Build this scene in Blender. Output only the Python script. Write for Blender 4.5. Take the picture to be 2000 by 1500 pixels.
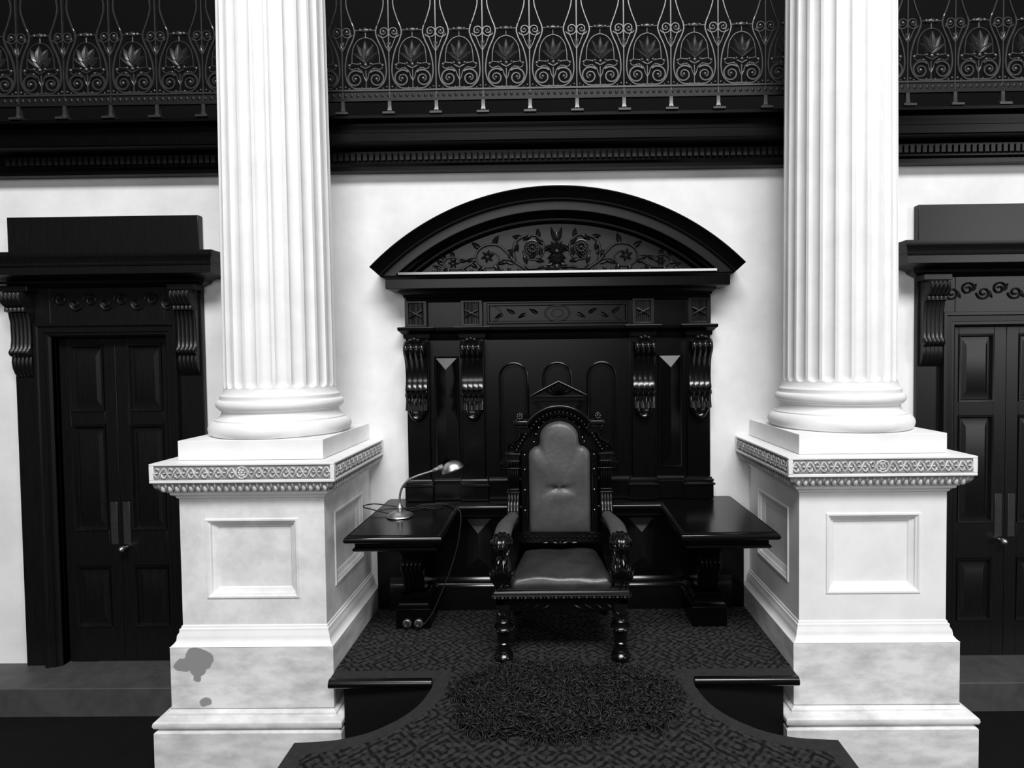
import bpy, bmesh, math, random
from mathutils import Vector, Matrix
random.seed(7)
PI = math.pi
SC = bpy.context.scene
COL = SC.collection
for o in list(bpy.data.objects):
    bpy.data.objects.remove(o)

# ------------------------------------------------------------------ camera
F, YAW, PITCH, ROLL = 1135.06, -0.00943, -0.0303, -0.01169
CX, CY, CZ, PPX, PPY = -0.03262, -3.6, 1.5394, 1068.82, 736.2
cd = bpy.data.cameras.new('camera'); cam = bpy.data.objects.new('camera', cd); COL.objects.link(cam)
fw = Vector((math.sin(YAW)*math.cos(PITCH), math.cos(YAW)*math.cos(PITCH), math.sin(PITCH)))
rt = Vector((math.cos(YAW), -math.sin(YAW), 0)); up = rt.cross(fw)
r2 = rt*math.cos(ROLL) + up*math.sin(ROLL); u2 = -rt*math.sin(ROLL) + up*math.cos(ROLL)
M = Matrix((r2, u2, -fw)).transposed().to_4x4(); M.translation = (CX, CY, CZ); cam.matrix_world = M
cd.sensor_width = 36; cd.lens = F/2000*36; cd.shift_x = (1000-PPX)/2000; cd.shift_y = (PPY-750)/2000
cd.clip_start = 0.05
SC.camera = cam

# ------------------------------------------------------------------ world, light, exposure
W = bpy.data.worlds.new('world'); SC.world = W; W.use_nodes = True
bg = W.node_tree.nodes['Background']; bg.inputs[0].default_value = (1, 1, 1, 1); bg.inputs[1].default_value = 0.03
def area(name, loc, target, sx, sy, power):
    l = bpy.data.lights.new(name, 'AREA'); l.shape = 'RECTANGLE'; l.size = sx; l.size_y = sy; l.energy = power
    o = bpy.data.objects.new(name, l); COL.objects.link(o); o.location = loc
    o.rotation_euler = (Vector(target)-Vector(loc)).to_track_quat('-Z', 'Y').to_euler()
    return o
area('skylight', (0.8, -8.6, 11.0), (0, 0, 1.2), 9.0, 3.0, 1950)
area('window_light_right', (8.5, -7.5, 3.4), (1.5, 0, 1.2), 2.2, 4.0, 200)
area('window_light_front', (-1.5, -11, 3.6), (0, 0, 1.3), 5.0, 2.6, 210)
SC.view_settings.view_transform = 'Standard'; SC.view_settings.look = 'None'
SC.view_settings.gamma = 1; SC.view_settings.use_curve_mapping = False
SC.view_settings.exposure = 0.0

# ------------------------------------------------------------------ materials
def mat(name, base, rough=.5, var=0.0, scale=4.0, spec=.5, metal=0.0, coat=0.0, bump=0.0, bscale=60.0, stretch=None, detail=5):
    m = bpy.data.materials.new(name); m.use_nodes = True; nt = m.node_tree; N = nt.nodes; L = nt.links
    b = N['Principled BSDF']; b.inputs['Base Color'].default_value = (base, base, base, 1)
    b.inputs['Roughness'].default_value = rough; b.inputs['Specular IOR Level'].default_value = spec
    b.inputs['Metallic'].default_value = metal; b.inputs['Coat Weight'].default_value = coat
    b.inputs['Coat Roughness'].default_value = .12
    g = N.new('ShaderNodeNewGeometry'); vec = g.outputs['Position']
    if stretch:
        mp = N.new('ShaderNodeMapping'); mp.inputs['Scale'].default_value = stretch; L.new(vec, mp.inputs[0]); vec = mp.outputs[0]
    if var:
        n = N.new('ShaderNodeTexNoise'); n.inputs['Scale'].default_value = scale; n.inputs['Detail'].default_value = detail
        n.inputs['Roughness'].default_value = .62; L.new(vec, n.inputs['Vector'])
        r = N.new('ShaderNodeValToRGB'); r.color_ramp.elements[0].position = .32; r.color_ramp.elements[1].position = .62
        lo = base*(1-var); r.color_ramp.elements[0].color = (lo, lo, lo, 1); r.color_ramp.elements[1].color = (base, base, base, 1)
        L.new(n.outputs['Fac'], r.inputs[0]); L.new(r.outputs[0], b.inputs['Base Color'])
    if bump:
        n2 = N.new('ShaderNodeTexNoise'); n2.inputs['Scale'].default_value = bscale; n2.inputs['Detail'].default_value = 4; L.new(vec, n2.inputs['Vector'])
        bp = N.new('ShaderNodeBump'); bp.inputs['Strength'].default_value = bump; bp.inputs['Distance'].default_value = .004
        L.new(n2.outputs['Fac'], bp.inputs['Height']); L.new(bp.outputs[0], b.inputs['Normal'])
    return m
PLASTER = mat('painted_plaster', .84, .7, .16, 2.6, spec=.2, detail=8)
STONE = mat('white_stone', .86, .55, .10, 5, spec=.3)
AGED = mat('aged_white_stone', .82, .6, .24, 6.5, spec=.3, detail=8)
STAINED = mat('stained_stone', .80, .6, .38, 5, spec=.3, stretch=(1, 1, 2.4), detail=8)
CARVED = mat('grimy_carved_stone', .66, .65, .4, 28, spec=.2)
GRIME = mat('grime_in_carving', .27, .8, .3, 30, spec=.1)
WOOD = mat('black_mahogany', .0018, .28, .5, 18, spec=.22, stretch=(6, 6, .5))
WOODP = mat('polished_mahogany', .0035, .21, .4, 14, spec=.55, stretch=(.6, 6, 6))
TABLE = mat('polished_table_mahogany', .002, .2, .4, 14, spec=.18, stretch=(.6, 6, 6))
WOODD = mat('varnished_mahogany_door', .0055, .36, .4, 14, spec=.36, stretch=(6, 6, .5))
LEATHER = mat('worn_leather', .075, .42, .35, 9, spec=.5, bump=.35, bscale=45)
LEATHER2 = mat('dark_seat_leather', .034, .36, .45, 8, spec=.55, bump=.35, bscale=45)
IRON = mat('cast_iron', .03, .3, .3, 30, spec=.9)
IRONB = mat('black_iron', .004, .5, .3, 30, spec=.3)
BRASS = mat('tarnished_brass', .62, .36, .2, 20, metal=1.0)
FELT = mat('plain_border_felt', .034, .9, .25, 30, spec=.1)
FUR = mat('curly_dark_fleece', .011, .5, .85, 34, spec=.45)
FLOOR = mat('dark_floor_covering', .006, .8, .2, 8, spec=.1)
FLAG = mat('grey_floor_stone', .065, .5, .3, 9, spec=.3)
CORD = mat('braided_cord', .03, .7, .6, 240, spec=.2)
PORC = mat('socket_metal', .30, .3, .1, 20, metal=.8)
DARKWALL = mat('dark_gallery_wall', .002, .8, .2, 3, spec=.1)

def stain_patch_material():
    # paint lost in an irregular patch, only on the left plinth block
    m = STAINED.copy(); m.name = 'stained_stone_with_patch'; nt = m.node_tree; N = nt.nodes; L = nt.links
    b = N['Principled BSDF']; prev = b.inputs['Base Color'].links[0].from_socket
    g = N.new('ShaderNodeNewGeometry'); nz = N.new('ShaderNodeTexNoise'); nz.inputs['Scale'].default_value = 16
    L.new(g.outputs['Position'], nz.inputs['Vector'])
    ad = N.new('ShaderNodeVectorMath'); ad.operation = 'MULTIPLY_ADD'; ad.inputs[1].default_value = (.03, 0, .03); 
    L.new(nz.outputs['Color'], ad.inputs[0]); L.new(g.outputs['Position'], ad.inputs[2])
    last = None
    blobs = [(-1.828, -.764, .075, .052), (-1.79, -.764, .066, .05), (-1.905, -.764, .038, .03), (-1.875, -.764, .04, .032),
             (-1.815, -.764, .015, .036), (-1.822, -.764, -.03, .018), (-1.79, -.764, -.148, .02), (-1.77, -.764, -.146, .018)]
    for x, y, z, rr in blobs:
        d = N.new('ShaderNodeVectorMath'); d.operation = 'DISTANCE'; d.inputs[1].default_value = (x+.015, y, z+.015); L.new(ad.outputs[0], d.inputs[0])
        s = N.new('ShaderNodeMath'); s.operation = 'SUBTRACT'; s.inputs[1].default_value = rr; L.new(d.outputs['Value'], s.inputs[0])
        if last is None: last = s.outputs[0]
        else:
            mn = N.new('ShaderNodeMath'); mn.operation = 'SMOOTH_MIN'; mn.inputs[2].default_value = .012
            L.new(last, mn.inputs[0]); L.new(s.outputs[0], mn.inputs[1]); last = mn.outputs[0]
    mr = N.new('ShaderNodeMapRange'); mr.inputs['From Min'].default_value = -.002; mr.inputs['From Max'].default_value = .002
    L.new(last, mr.inputs['Value'])
    mx = N.new('ShaderNodeMix'); mx.data_type = 'RGBA'; L.new(mr.outputs[0], mx.inputs[0])
    mx.inputs[6].default_value = (.27, .27, .27, 1); L.new(prev, mx.inputs[7]); L.new(mx.outputs[2], b.inputs['Base Color'])
    return m
PATCHED = stain_patch_material()

def carpet_material():
    m = bpy.data.materials.new('patterned_carpet'); m.use_nodes = True; nt = m.node_tree; N = nt.nodes; L = nt.links
    b = N['Principled BSDF']; b.inputs['Roughness'].default_value = .95; b.inputs['Specular IOR Level'].default_value = .05
    g = N.new('ShaderNodeNewGeometry')
    sp = N.new('ShaderNodeSeparateXYZ'); L.new(g.outputs['Position'], sp.inputs[0])
    ab = N.new('ShaderNodeMath'); ab.operation = 'ABSOLUTE'; L.new(sp.outputs[0], ab.inputs[0])
    cb = N.new('ShaderNodeCombineXYZ'); L.new(ab.outputs[0], cb.inputs[0]); L.new(sp.outputs[1], cb.inputs[1])
    def bands(scale, freq, metric='MANHATTAN', rnd=.35):
        v = N.new('ShaderNodeTexVoronoi'); v.distance = metric; v.inputs['Scale'].default_value = scale; v.inputs['Randomness'].default_value = rnd
        v.voronoi_dimensions = '2D'; L.new(cb.outputs[0], v.inputs['Vector'])
        mu = N.new('ShaderNodeMath'); mu.operation = 'MULTIPLY'; mu.inputs[1].default_value = freq; L.new(v.outputs['Distance'], mu.inputs[0])
        si = N.new('ShaderNodeMath'); si.operation = 'SINE'; L.new(mu.outputs[0], si.inputs[0])
        gt = N.new('ShaderNodeMapRange'); gt.inputs['From Min'].default_value = -.3; gt.inputs['From Max'].default_value = .5
        L.new(si.outputs[0], gt.inputs['Value']); return gt.outputs[0], v.outputs['Color']
    a, c1 = bands(5.0, 34, 'MANHATTAN', .5); d, c2 = bands(24, 9, 'EUCLIDEAN', .9)
    n = N.new('ShaderNodeTexNoise'); n.inputs['Scale'].default_value = 26; n.inputs['Detail'].default_value = 8; L.new(g.outputs['Position'], n.inputs['Vector'])
    s1 = N.new('ShaderNodeMath'); s1.operation = 'MULTIPLY_ADD'; L.new(a, s1.inputs[0]); s1.inputs[1].default_value = .9; L.new(d, s1.inputs[2])
    s2 = N.new('ShaderNodeMath'); s2.operation = 'MULTIPLY'; L.new(s1.outputs[0], s2.inputs[0]); L.new(n.outputs['Fac'], s2.inputs[1])
    r = N.new('ShaderNodeValToRGB'); r.color_ramp.elements[0].color = (.009, .009, .009, 1); r.color_ramp.elements[1].color = (.040, .040, .040, 1)
    r.color_ramp.elements[1].position = .8
    L.new(s2.outputs[0], r.inputs[0]); L.new(r.outputs[0], b.inputs['Base Color'])
    return m
CARPET = carpet_material()

# ------------------------------------------------------------------ mesh helpers
class MB:
    def __init__(s): s.v = []; s.f = []
    def add(s, vs, fs):
        n = len(s.v); s.v += [tuple(p) for p in vs]; s.f += [[i+n for i in f] for f in fs]; return s
    def box(s, x0, x1, y0, y1, z0, z1):
        if x0 > x1: x0, x1 = x1, x0
        return s.add([(x0,y0,z0),(x1,y0,z0),(x1,y1,z0),(x0,y1,z0),(x0,y0,z1),(x1,y0,z1),(x1,y1,z1),(x0,y1,z1)],
                     [(0,3,2,1),(4,5,6,7),(0,1,5,4),(1,2,6,5),(2,3,7,6),(3,0,4,7)])
    def loops(s, ls, closed=True, cap0=False, cap1=True):
        k = len(ls[0]); vs = [p for l in ls for p in l]; fs = []
        for i in range(len(ls)-1):
            for j in range(k if closed else k-1):
                j2 = (j+1) % k; fs.append((i*k+j, i*k+j2, (i+1)*k+j2, (i+1)*k+j))
        if cap0: fs.append(tuple(range(k))[::-1])
        if cap1: fs.append(tuple((len(ls)-1)*k+j for j in range(k)))
        return s.add(vs, fs)
    def lathe(s, prof, c=(0,0,0), n=32):
        ls = [[(c[0]+r*math.cos(2*PI*j/n), c[1]+r*math.sin(2*PI*j/n), c[2]+z) for j in range(n)] for r, z in prof]
        return s.loops(ls, True, True, True)
    def ell(s, c, rx, ry, rz, n=8, m=6):
        ls = []
        for i in range(1, m):
            a = PI*i/m; ls.append([(c[0]+rx*math.sin(a)*math.cos(2*PI*j/n), c[1]+ry*math.sin(a)*math.sin(2*PI*j/n), c[2]-rz*math.cos(a)) for j in range(n)])
        return s.loops(ls, True, True, True)
    def tube(s, pts, rad, n=8, closed=False, up=None, rib=None, caps=True):
        P = [Vector(p) for p in pts]; k = len(P); ls = []; prev = None
        for i in range(k):
            if closed: t = P[(i+1) % k]-P[i-1]
            else: t = P[min(i+1, k-1)]-P[max(i-1, 0)]
            if t.length < 1e-9: t = Vector((0, 0, 1))
            t.normalize()
            if up is not None:
                a = t.cross(Vector(up))
                a = a.normalized() if a.length > 1e-5 else (prev or Vector((1, 0, 0)))
            elif prev is None:
                a = t.cross(Vector((0, 1, 0)))
                if a.length < 1e-3: a = t.cross(Vector((1, 0, 0)))
                a.normalize()
            else:
                a = prev - t*prev.dot(t); a = a.normalized() if a.length > 1e-6 else prev
            prev = a; b = a.cross(t)
            r = rad[i] if isinstance(rad, (list, tuple)) else rad
            ra, rb = r if isinstance(r, (list, tuple)) else (r, r)
            l = []
            for j in range(n):
                th = 2*PI*j/n; q = 1 + (rib[1]*math.cos(rib[0]*th) if rib else 0)
                l.append(P[i] + a*(ra*q*math.cos(th)) + b*(rb*q*math.sin(th)))
            ls.append(l)
        if closed: ls.append(ls[0]); return s.loops(ls, True, False, False)
        return s.loops(ls, True, caps, caps)
    def extr(s, poly, fn, a0, a1):
        return s.loops([[fn(a0, p, q) for p, q in poly], [fn(a1, p, q) for p, q in poly]], True, True, True)
    def mould(s, path, prof, fn=lambda a, b, h: (a, b, h), closed=False, caps=False):
        # path: 2D points; profile (outward offset, height); mitred corners; outward = left of travel
        k = len(path); dirs = []
        for i in range(k):
            def nrm(p, q):
                d = Vector((q[0]-p[0], q[1]-p[1])); d.normalize(); return Vector((-d.y, d.x))
            n1 = nrm(path[i-1], path[i]) if (closed or i > 0) else None
            n2 = nrm(path[i], path[(i+1) % k]) if (closed or i < k-1) else None
            if n1 is None: m = n2
            elif n2 is None: m = n1
            else: m = (n1+n2)/(1+n1.dot(n2))
            dirs.append(m)
        ls = [[fn(path[i][0]+dirs[i].x*o, path[i][1]+dirs[i].y*o, h) for o, h in prof] for i in range(k)]
        if closed: ls.append(ls[0])
        return s.loops(ls, False, False, False)
    def rings(s, fn, rs, cap=True):
        return s.loops([[fn(a0,b0,h), fn(a1,b0,h), fn(a1,b1,h), fn(a0,b1,h)] for a0,a1,b0,b1,h in rs], True, False, cap)
    def reeded(s, xc, hw, prof, lobes, y0, N=6):
        # prof: (z, out, lobe amplitude); scalloped front surface with flat sides back to y0
        n = lobes*N; ls = []
        for z, o, a in prof:
            l = [(xc-hw, y0, z)]
            for i in range(n+1):
                u = i/n; l.append((xc-hw+2*hw*u, y0-o-a*abs(math.sin(lobes*PI*u)), z))
            l.append((xc+hw, y0, z)); ls.append(l)
        return s.loops(ls, True, True, True)
    def xf(s, fn): s.v = [tuple(fn(*p)) for p in s.v]; return s
    def mesh(s, name, m, smooth=40, off=(0,0,0)):
        me = bpy.data.meshes.new(name)
        me.from_pydata([(x-off[0], y-off[1], z-off[2]) for x, y, z in s.v], [], s.f)
        bm = bmesh.new(); bm.from_mesh(me); bmesh.ops.recalc_face_normals(bm, faces=bm.faces); bm.to_mesh(me); bm.free()
        if smooth:
            me.polygons.foreach_set('use_smooth', [True]*len(me.polygons)); me.set_sharp_from_angle(angle=math.radians(smooth))
        if m: me.materials.append(m)
        return me
    def build(s, name, m, parent=None, smooth=40, bevel=0, label=None, kind=None):
        if parent is None:
            xs, ys, zs = zip(*s.v); off = ((min(xs)+max(xs))/2, (min(ys)+max(ys))/2, min(zs))
        else:
            off = tuple(parent['_o'])
        me = s.mesh(name, m, smooth, off); o = bpy.data.objects.new(name, me); COL.objects.link(o)
        if parent is None: o.location = off
        else: o.parent = parent
        o['_o'] = off
        if bevel:
            b = o.modifiers.new('bevel', 'BEVEL'); b.width = bevel; b.segments = 2; b.limit_method = 'ANGLE'; b.angle_limit = math.radians(50)
        if label: o['label'] = label
        if kind: o['kind'] = kind
        return o
def put(name, me, parent, loc, rot=None, label=None):
    # a copy of a shared mesh at a world place (roots are never rotated)
    o = bpy.data.objects.new(name, me); COL.objects.link(o); o.parent = parent
    off = tuple(parent['_o']); o.location = (loc[0]-off[0], loc[1]-off[1], loc[2]-off[2]); o['_o'] = list(off)
    if rot: o.rotation_euler = rot
    if label: o['label'] = label
    return o
def root(name, loc, label=None, cat=None, group=None, kind=None):
    o = bpy.data.objects.new(name, None); COL.objects.link(o); o.location = loc; o['_o'] = loc; o.empty_display_size = .1
    return tag(o, label, cat, group, kind)
def tag(o, label=None, cat=None, group=None, kind=None):
    if label: o['label'] = label
    if cat: o['category'] = cat
    if group: o['group'] = group
    if kind: o['kind'] = kind
    return o
def arc(cx, cz, r, a0, a1, n, y=0):
    return [(cx+r*math.cos(a0+(a1-a0)*i/n), y, cz+r*math.sin(a0+(a1-a0)*i/n)) for i in range(n+1)]
def spiral(cx, cz, r0, r1, a0, turns, n, y=0):
    return [(cx+(r0+(r1-r0)*i/n)*math.cos(a0+2*PI*turns*i/n), y, cz+(r0+(r1-r0)*i/n)*math.sin(a0+2*PI*turns*i/n)) for i in range(n+1)]
def smooth_path(pts, n=6):
    P = [Vector(p) for p in pts]; out = []
    for i in range(len(P)-1):
        p0 = P[max(i-1, 0)]; p1 = P[i]; p2 = P[i+1]; p3 = P[min(i+2, len(P)-1)]
        for j in range(n):
            t = j/n; out.append(.5*((2*p1)+(p2-p0)*t+(2*p0-5*p1+4*p2-p3)*t*t+(3*p1-p0-3*p2+p3)*t**3))
    out.append(P[-1]); return out
def rosette(mb, cx, y, cz, r, petals=8, depth=.008):
    mb.ell((cx, y, cz), r*.3, depth, r*.3)
    for i in range(petals):
        a = 2*PI*i/petals; mb.ell((cx+r*.65*math.cos(a), y, cz+r*.65*math.sin(a)), r*.26, depth*.8, r*.26, 6, 5)
def leaf(mb, base, ang, ln, wd, y, depth=.007, bow=0.0):
    # pointed leaf lying in the XZ plane, bulging towards the camera, with a midrib groove
    n = 6; c, s_ = math.cos(ang), math.sin(ang); rows = []
    for i in range(n+1):
        t = i/n; w = wd*math.sin(PI*min(1, .12+.88*t))**.8*(1-.35*t)
        row = []
        for u, h in ((-1, 0), (-.5, 1), (0, .55), (.5, 1), (1, 0)):
            px = ln*t; pz = u*w; row.append((base[0]+px*c-pz*s_, y-bow*math.sin(PI*t)-depth*h*math.sin(PI*(.1+.85*t)), base[1]+px*s_+pz*c))
        rows.append(row)
    mb.loops(rows, False, False, False)

# ------------------------------------------------------------------ setting: walls, floors
DX0, DX1, DTOP = 2.42, 3.13, 1.71
wl = MB()
wl.box(-4.8, -DX1, 0.002, .25, -.52, 2.75).box(-DX0, DX0, 0.002, .25, -.52, 2.75).box(DX1, 4.8, .002, .25, -.52, 2.75)
wl.box(-DX1, -DX0, .002, .25, DTOP, 2.75).box(DX0, DX1, .002, .25, DTOP, 2.75)
wl.build('wall_back', PLASTER, kind='structure', label='pale painted plaster wall behind the columns')
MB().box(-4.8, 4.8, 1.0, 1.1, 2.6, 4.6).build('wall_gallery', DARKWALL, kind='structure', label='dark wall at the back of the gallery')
MB().box(-6, 6, -9, .3, -.6, -.52).build('floor', FLOOR, kind='structure', label='dark chamber floor below the dais')
for s, nm in ((-1, 'floor_left'), (1, 'floor_right')):
    MB().box(s*2.02, s*4.8, -.29, .02, -.52, -.35).build(nm, FLAG, kind='structure', label='grey stone threshold below the door', bevel=.004)

# dais with a forward tongue whose sides curve outwards
CURVE = [(.628,-.822),(.622,-.88),(.626,-.93),(.648,-1.028),(.693,-1.116),(.755,-1.185),(.83,-1.24),(.928,-1.277),(1.03,-1.29),(1.1,-1.295)]
INNER = [(.555,-.753),(.55,-.85),(.547,-.94),(.567,-1.02),(.592,-1.085),(.645,-1.162),(.715,-1.24),(.805,-1.305),(.91,-1.35),(1.03,-1.37)]
def sm2(l): return [(p[0], p[1]) for p in smooth_path([(a, b, 0) for a, b in l], 4)]
CURVE = sm2(CURVE); INNER = sm2(INNER)
ZD = -.004
out = [(1.137, 0), (1.137, -.822)] + CURVE + [(1.1, -2.2)]
poly = out + [(-x, y) for x, y in out[::-1]]
dais = root('dais', (0, -1.0, -.52), 'low dais with a dark wooden nosing and forward-curving sides', kind='structure')
fz = lambda a, p, q: (p, q, a)
MB().extr(poly, fz, -.05, ZD).build('platform', FELT, dais, bevel=.004)
rp = [(1.08, 0), (1.08, -.79)] + [(x-.03, y-.01) for x, y in CURVE] + [(1.07, -2.17)]
MB().extr(rp + [(-x, y) for x, y in rp[::-1]], fz, -.52, -.05).build('riser', FLOOR, dais)
for s in (-1, 1):
    MB().tube([(s*.636, -.826, -.026), (s*1.137, -.826, -.026)], .023, 16).build('nosing', WOODP, dais)
ci = [(1.135, 0), (1.135, -.753)] + INNER + [(1.03, -2.2)]
cm = MB().extr(ci + [(-x, y) for x, y in ci[::-1]], fz, ZD, 0)
tag(cm.build('carpet', CARPET, smooth=0), 'dark patterned carpet spread over the dais under the chair', 'carpet')

# ------------------------------------------------------------------ gallery cornice and iron balustrade
g = root('trim_1', (0, -.05, 2.69), 'dark wooden gallery cornice with a row of dentils', kind='structure')
cp = [(.1,2.69),(-.06,2.69),(-.06,2.715),(-.072,2.728),(-.072,2.80),(-.10,2.805),(-.164,2.82),(-.17,2.826),(-.17,2.872),(-.165,2.876),
      (-.15,2.878),(-.145,2.886),(-.10,2.888),(-.10,2.955),(-.14,2.962),(-.155,2.966),(-.155,2.984),(-.150,2.988),(1.0,2.988),(1.0,2.9),(.1,2.9)]
MB().extr(cp, lambda a, p, q: (a, p, q), -4.6, 4.6).build('cornice', WOOD, g, smooth=30)
dm = MB().box(-.012, .012, -.022, 0, 0, .044).mesh('dentil', WOODD, 0)
nd = int(6.6/.0366)
for i in range(nd+1):
    put('dentil', dm, g, (-3.3+i*.0366, -.072, 2.742))

PITCH_X = .276; XF = .129
bal = root('iron_balustrade', (0, -.128, 2.988), 'dark cast-iron scrollwork balustrade along the gallery edge', 'balustrade')
YB = -.128
MB().box(-4.5, 4.5, YB-.010, YB+.010, 3.130, 3.140).build('lower_rail', IRON, bal)
bm_ = MB().box(-4.5, 4.5, YB-.004, YB+.006, 3.083, 3.130)
bm_.box(-4.5, 4.5, YB-.010, YB+.008, 3.072, 3.082)
for i in range(190):
    x = -3.45+i*.0363
    bm_.ell((x, YB-.004, 3.106), .010, .005, .012, 6, 5)
bm_.build('pierced_band', IRONB, bal)
MB().box(-4.5, 4.5, YB-.03, YB+.03, 3.80, 3.84).build('top_rail', IRON, bal)
fm = MB(); fm.loops([[(x*w, y*w, z) for x, y in ((-1,-1),(1,-1),(1,1),(-1,1))] for w, z in ((.036,0),(.036,.012),(.026,.017),(.013,.024),(.010,.045),(.010,.085))], True, True, True)
fm.ell((0, 0, .022), .02, .02, .012)
fmesh = fm.mesh('foot', IRON)
pm = MB()
z0 = .0
for s in (-1, 1):
    # the pear-shaped outline
    pm.tube(smooth_path([(0, 0, .008), (s*.035, 0, .006), (s*.075, 0, .012), (s*.108, 0, .045), (s*.121, 0, .10), (s*.116, 0, .17), (s*.098, 0, .235), (s*.075, 0, .285), (s*.062, 0, .33), (s*.070, 0, .37)], 4), .0068, 6)
    # volutes at the foot
    a0 = PI/2
    pm.tube([(s*(.062)+s*(x), 0, z) for x, _, z in spiral(0, .062, .052, .012, PI*.75, -1.6, 34)], [.0085-.003*i/34 for i in range(35)], 6)
    pm.ell((s*.062, -.002, .062), .012, .010, .012)
    # second rod from the volute up to the palmette
    pm.tube(smooth_path([(s*.012, 0, .075), (s*.022, 0, .105), (s*.05, 0, .125), (s*.082, 0, .118), (s*.098, 0, .13), (s*.1, 0, .15)], 4), .0045, 6)
    pm.tube(smooth_path([(s*.1, 0, .15), (s*.083, 0, .155), (s*.08, 0, .2), (s*.07, 0, .25), (s*.04, 0, .29), (0, 0, .305)], 4), .004, 6)
    pm.ell((s*.098, 0, .142), .011, .009, .011); pm.ell((s*.045, 0, .122), .009, .008, .009)
    # upper volutes by the posts
    pm.tube([(s*.108+s*x, 0, z) for x, _, z in spiral(0, .335, .036, .008, -PI*.85, 1.5, 28)], .005, 6)
    pm.ell((s*.108, -.002, .335), .012, .011, .012)
    pm.tube(smooth_path([(s*.138, 0, .22), (s*.12, 0, .25), (s*.106, 0, .285), (s*.085, 0, .33)], 4), .0045, 6)
    leaf(pm, (s*.128, .235), PI/2-s*.5, .05, .012, -.002)
    pm.tube(smooth_path([(s*.07, 0, .37), (s*.09, 0, .42), (s*.11, 0, .50), (s*.09, 0, .58), (0, 0, .64)], 4), .0055, 6)
    pm.ell((s*.122, 0, .016), .008, .008, .008); pm.ell((s*.1, 0, .008), .006, .006, .006); pm.ell((s*.026, 0, .012), .006, .006, .006)
pm.box(-.141, -.135, -.006, .006, -.05, .65)
pm.tube([(0, 0, -.002), (0, 0, .17)], .0045, 6); pm.tube([(-.064, 0, .345), (.064, 0, .345)], .0045, 6); pm.tube([(0, 0, .30), (0, 0, .36)], .0045, 6)
for s in (-1, 1): pm.tube([(s*.012, 0, .075), (0, 0, .05)], .0045, 6); pm.tube([(s*.05, 0, .150), (s*.082, 0, .155)], .004, 6)
pm.ell((0, 0, .345), .03, .012, .014); pm.ell((-.03, 0, .345), .014, .012, .012); pm.ell((.03, 0, .345), .014, .012, .012)
pmesh = pm.mesh('scroll_panel', IRON, 60)
lm = MB()
for a, ln in ((PI/2, .115), (PI/2-.45, .105), (PI/2+.45, .105), (PI/2-.95, .085), (PI/2+.95, .085)):
    leaf(lm, (0, .16), a, ln*1.1, .024, -.006, .02)
for s in (-1, 1):
    lm.tube([(s*(.045)+s*x, -.008, z) for x, _, z in spiral(0, .187, .018, .005, PI*.2, 1.0, 14)], .006, 6)
    lm.tube(smooth_path([(s*.05, -.004, .150), (s*.03, -.004, .138), (s*.012, -.004, .128), (0, -.004, .122)], 3), .006, 6)
    lm.ell((s*.032, -.008, .147), .011, .009, .009)
lm.ell((0, -.006, .142), .013, .012, .014)
lmesh = lm.mesh('palmette', IRON, 60)
for i in range(-12, 13):
    x = XF - PITCH_X/2 + PITCH_X*i
    put('foot', fmesh, bal, (x+PITCH_X/2, YB, 2.988))
    p = put('scroll_panel', pmesh, bal, (x, YB, 3.140))
    l = bpy.data.objects.new('palmette', lmesh); COL.objects.link(l); l.parent = p

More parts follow.
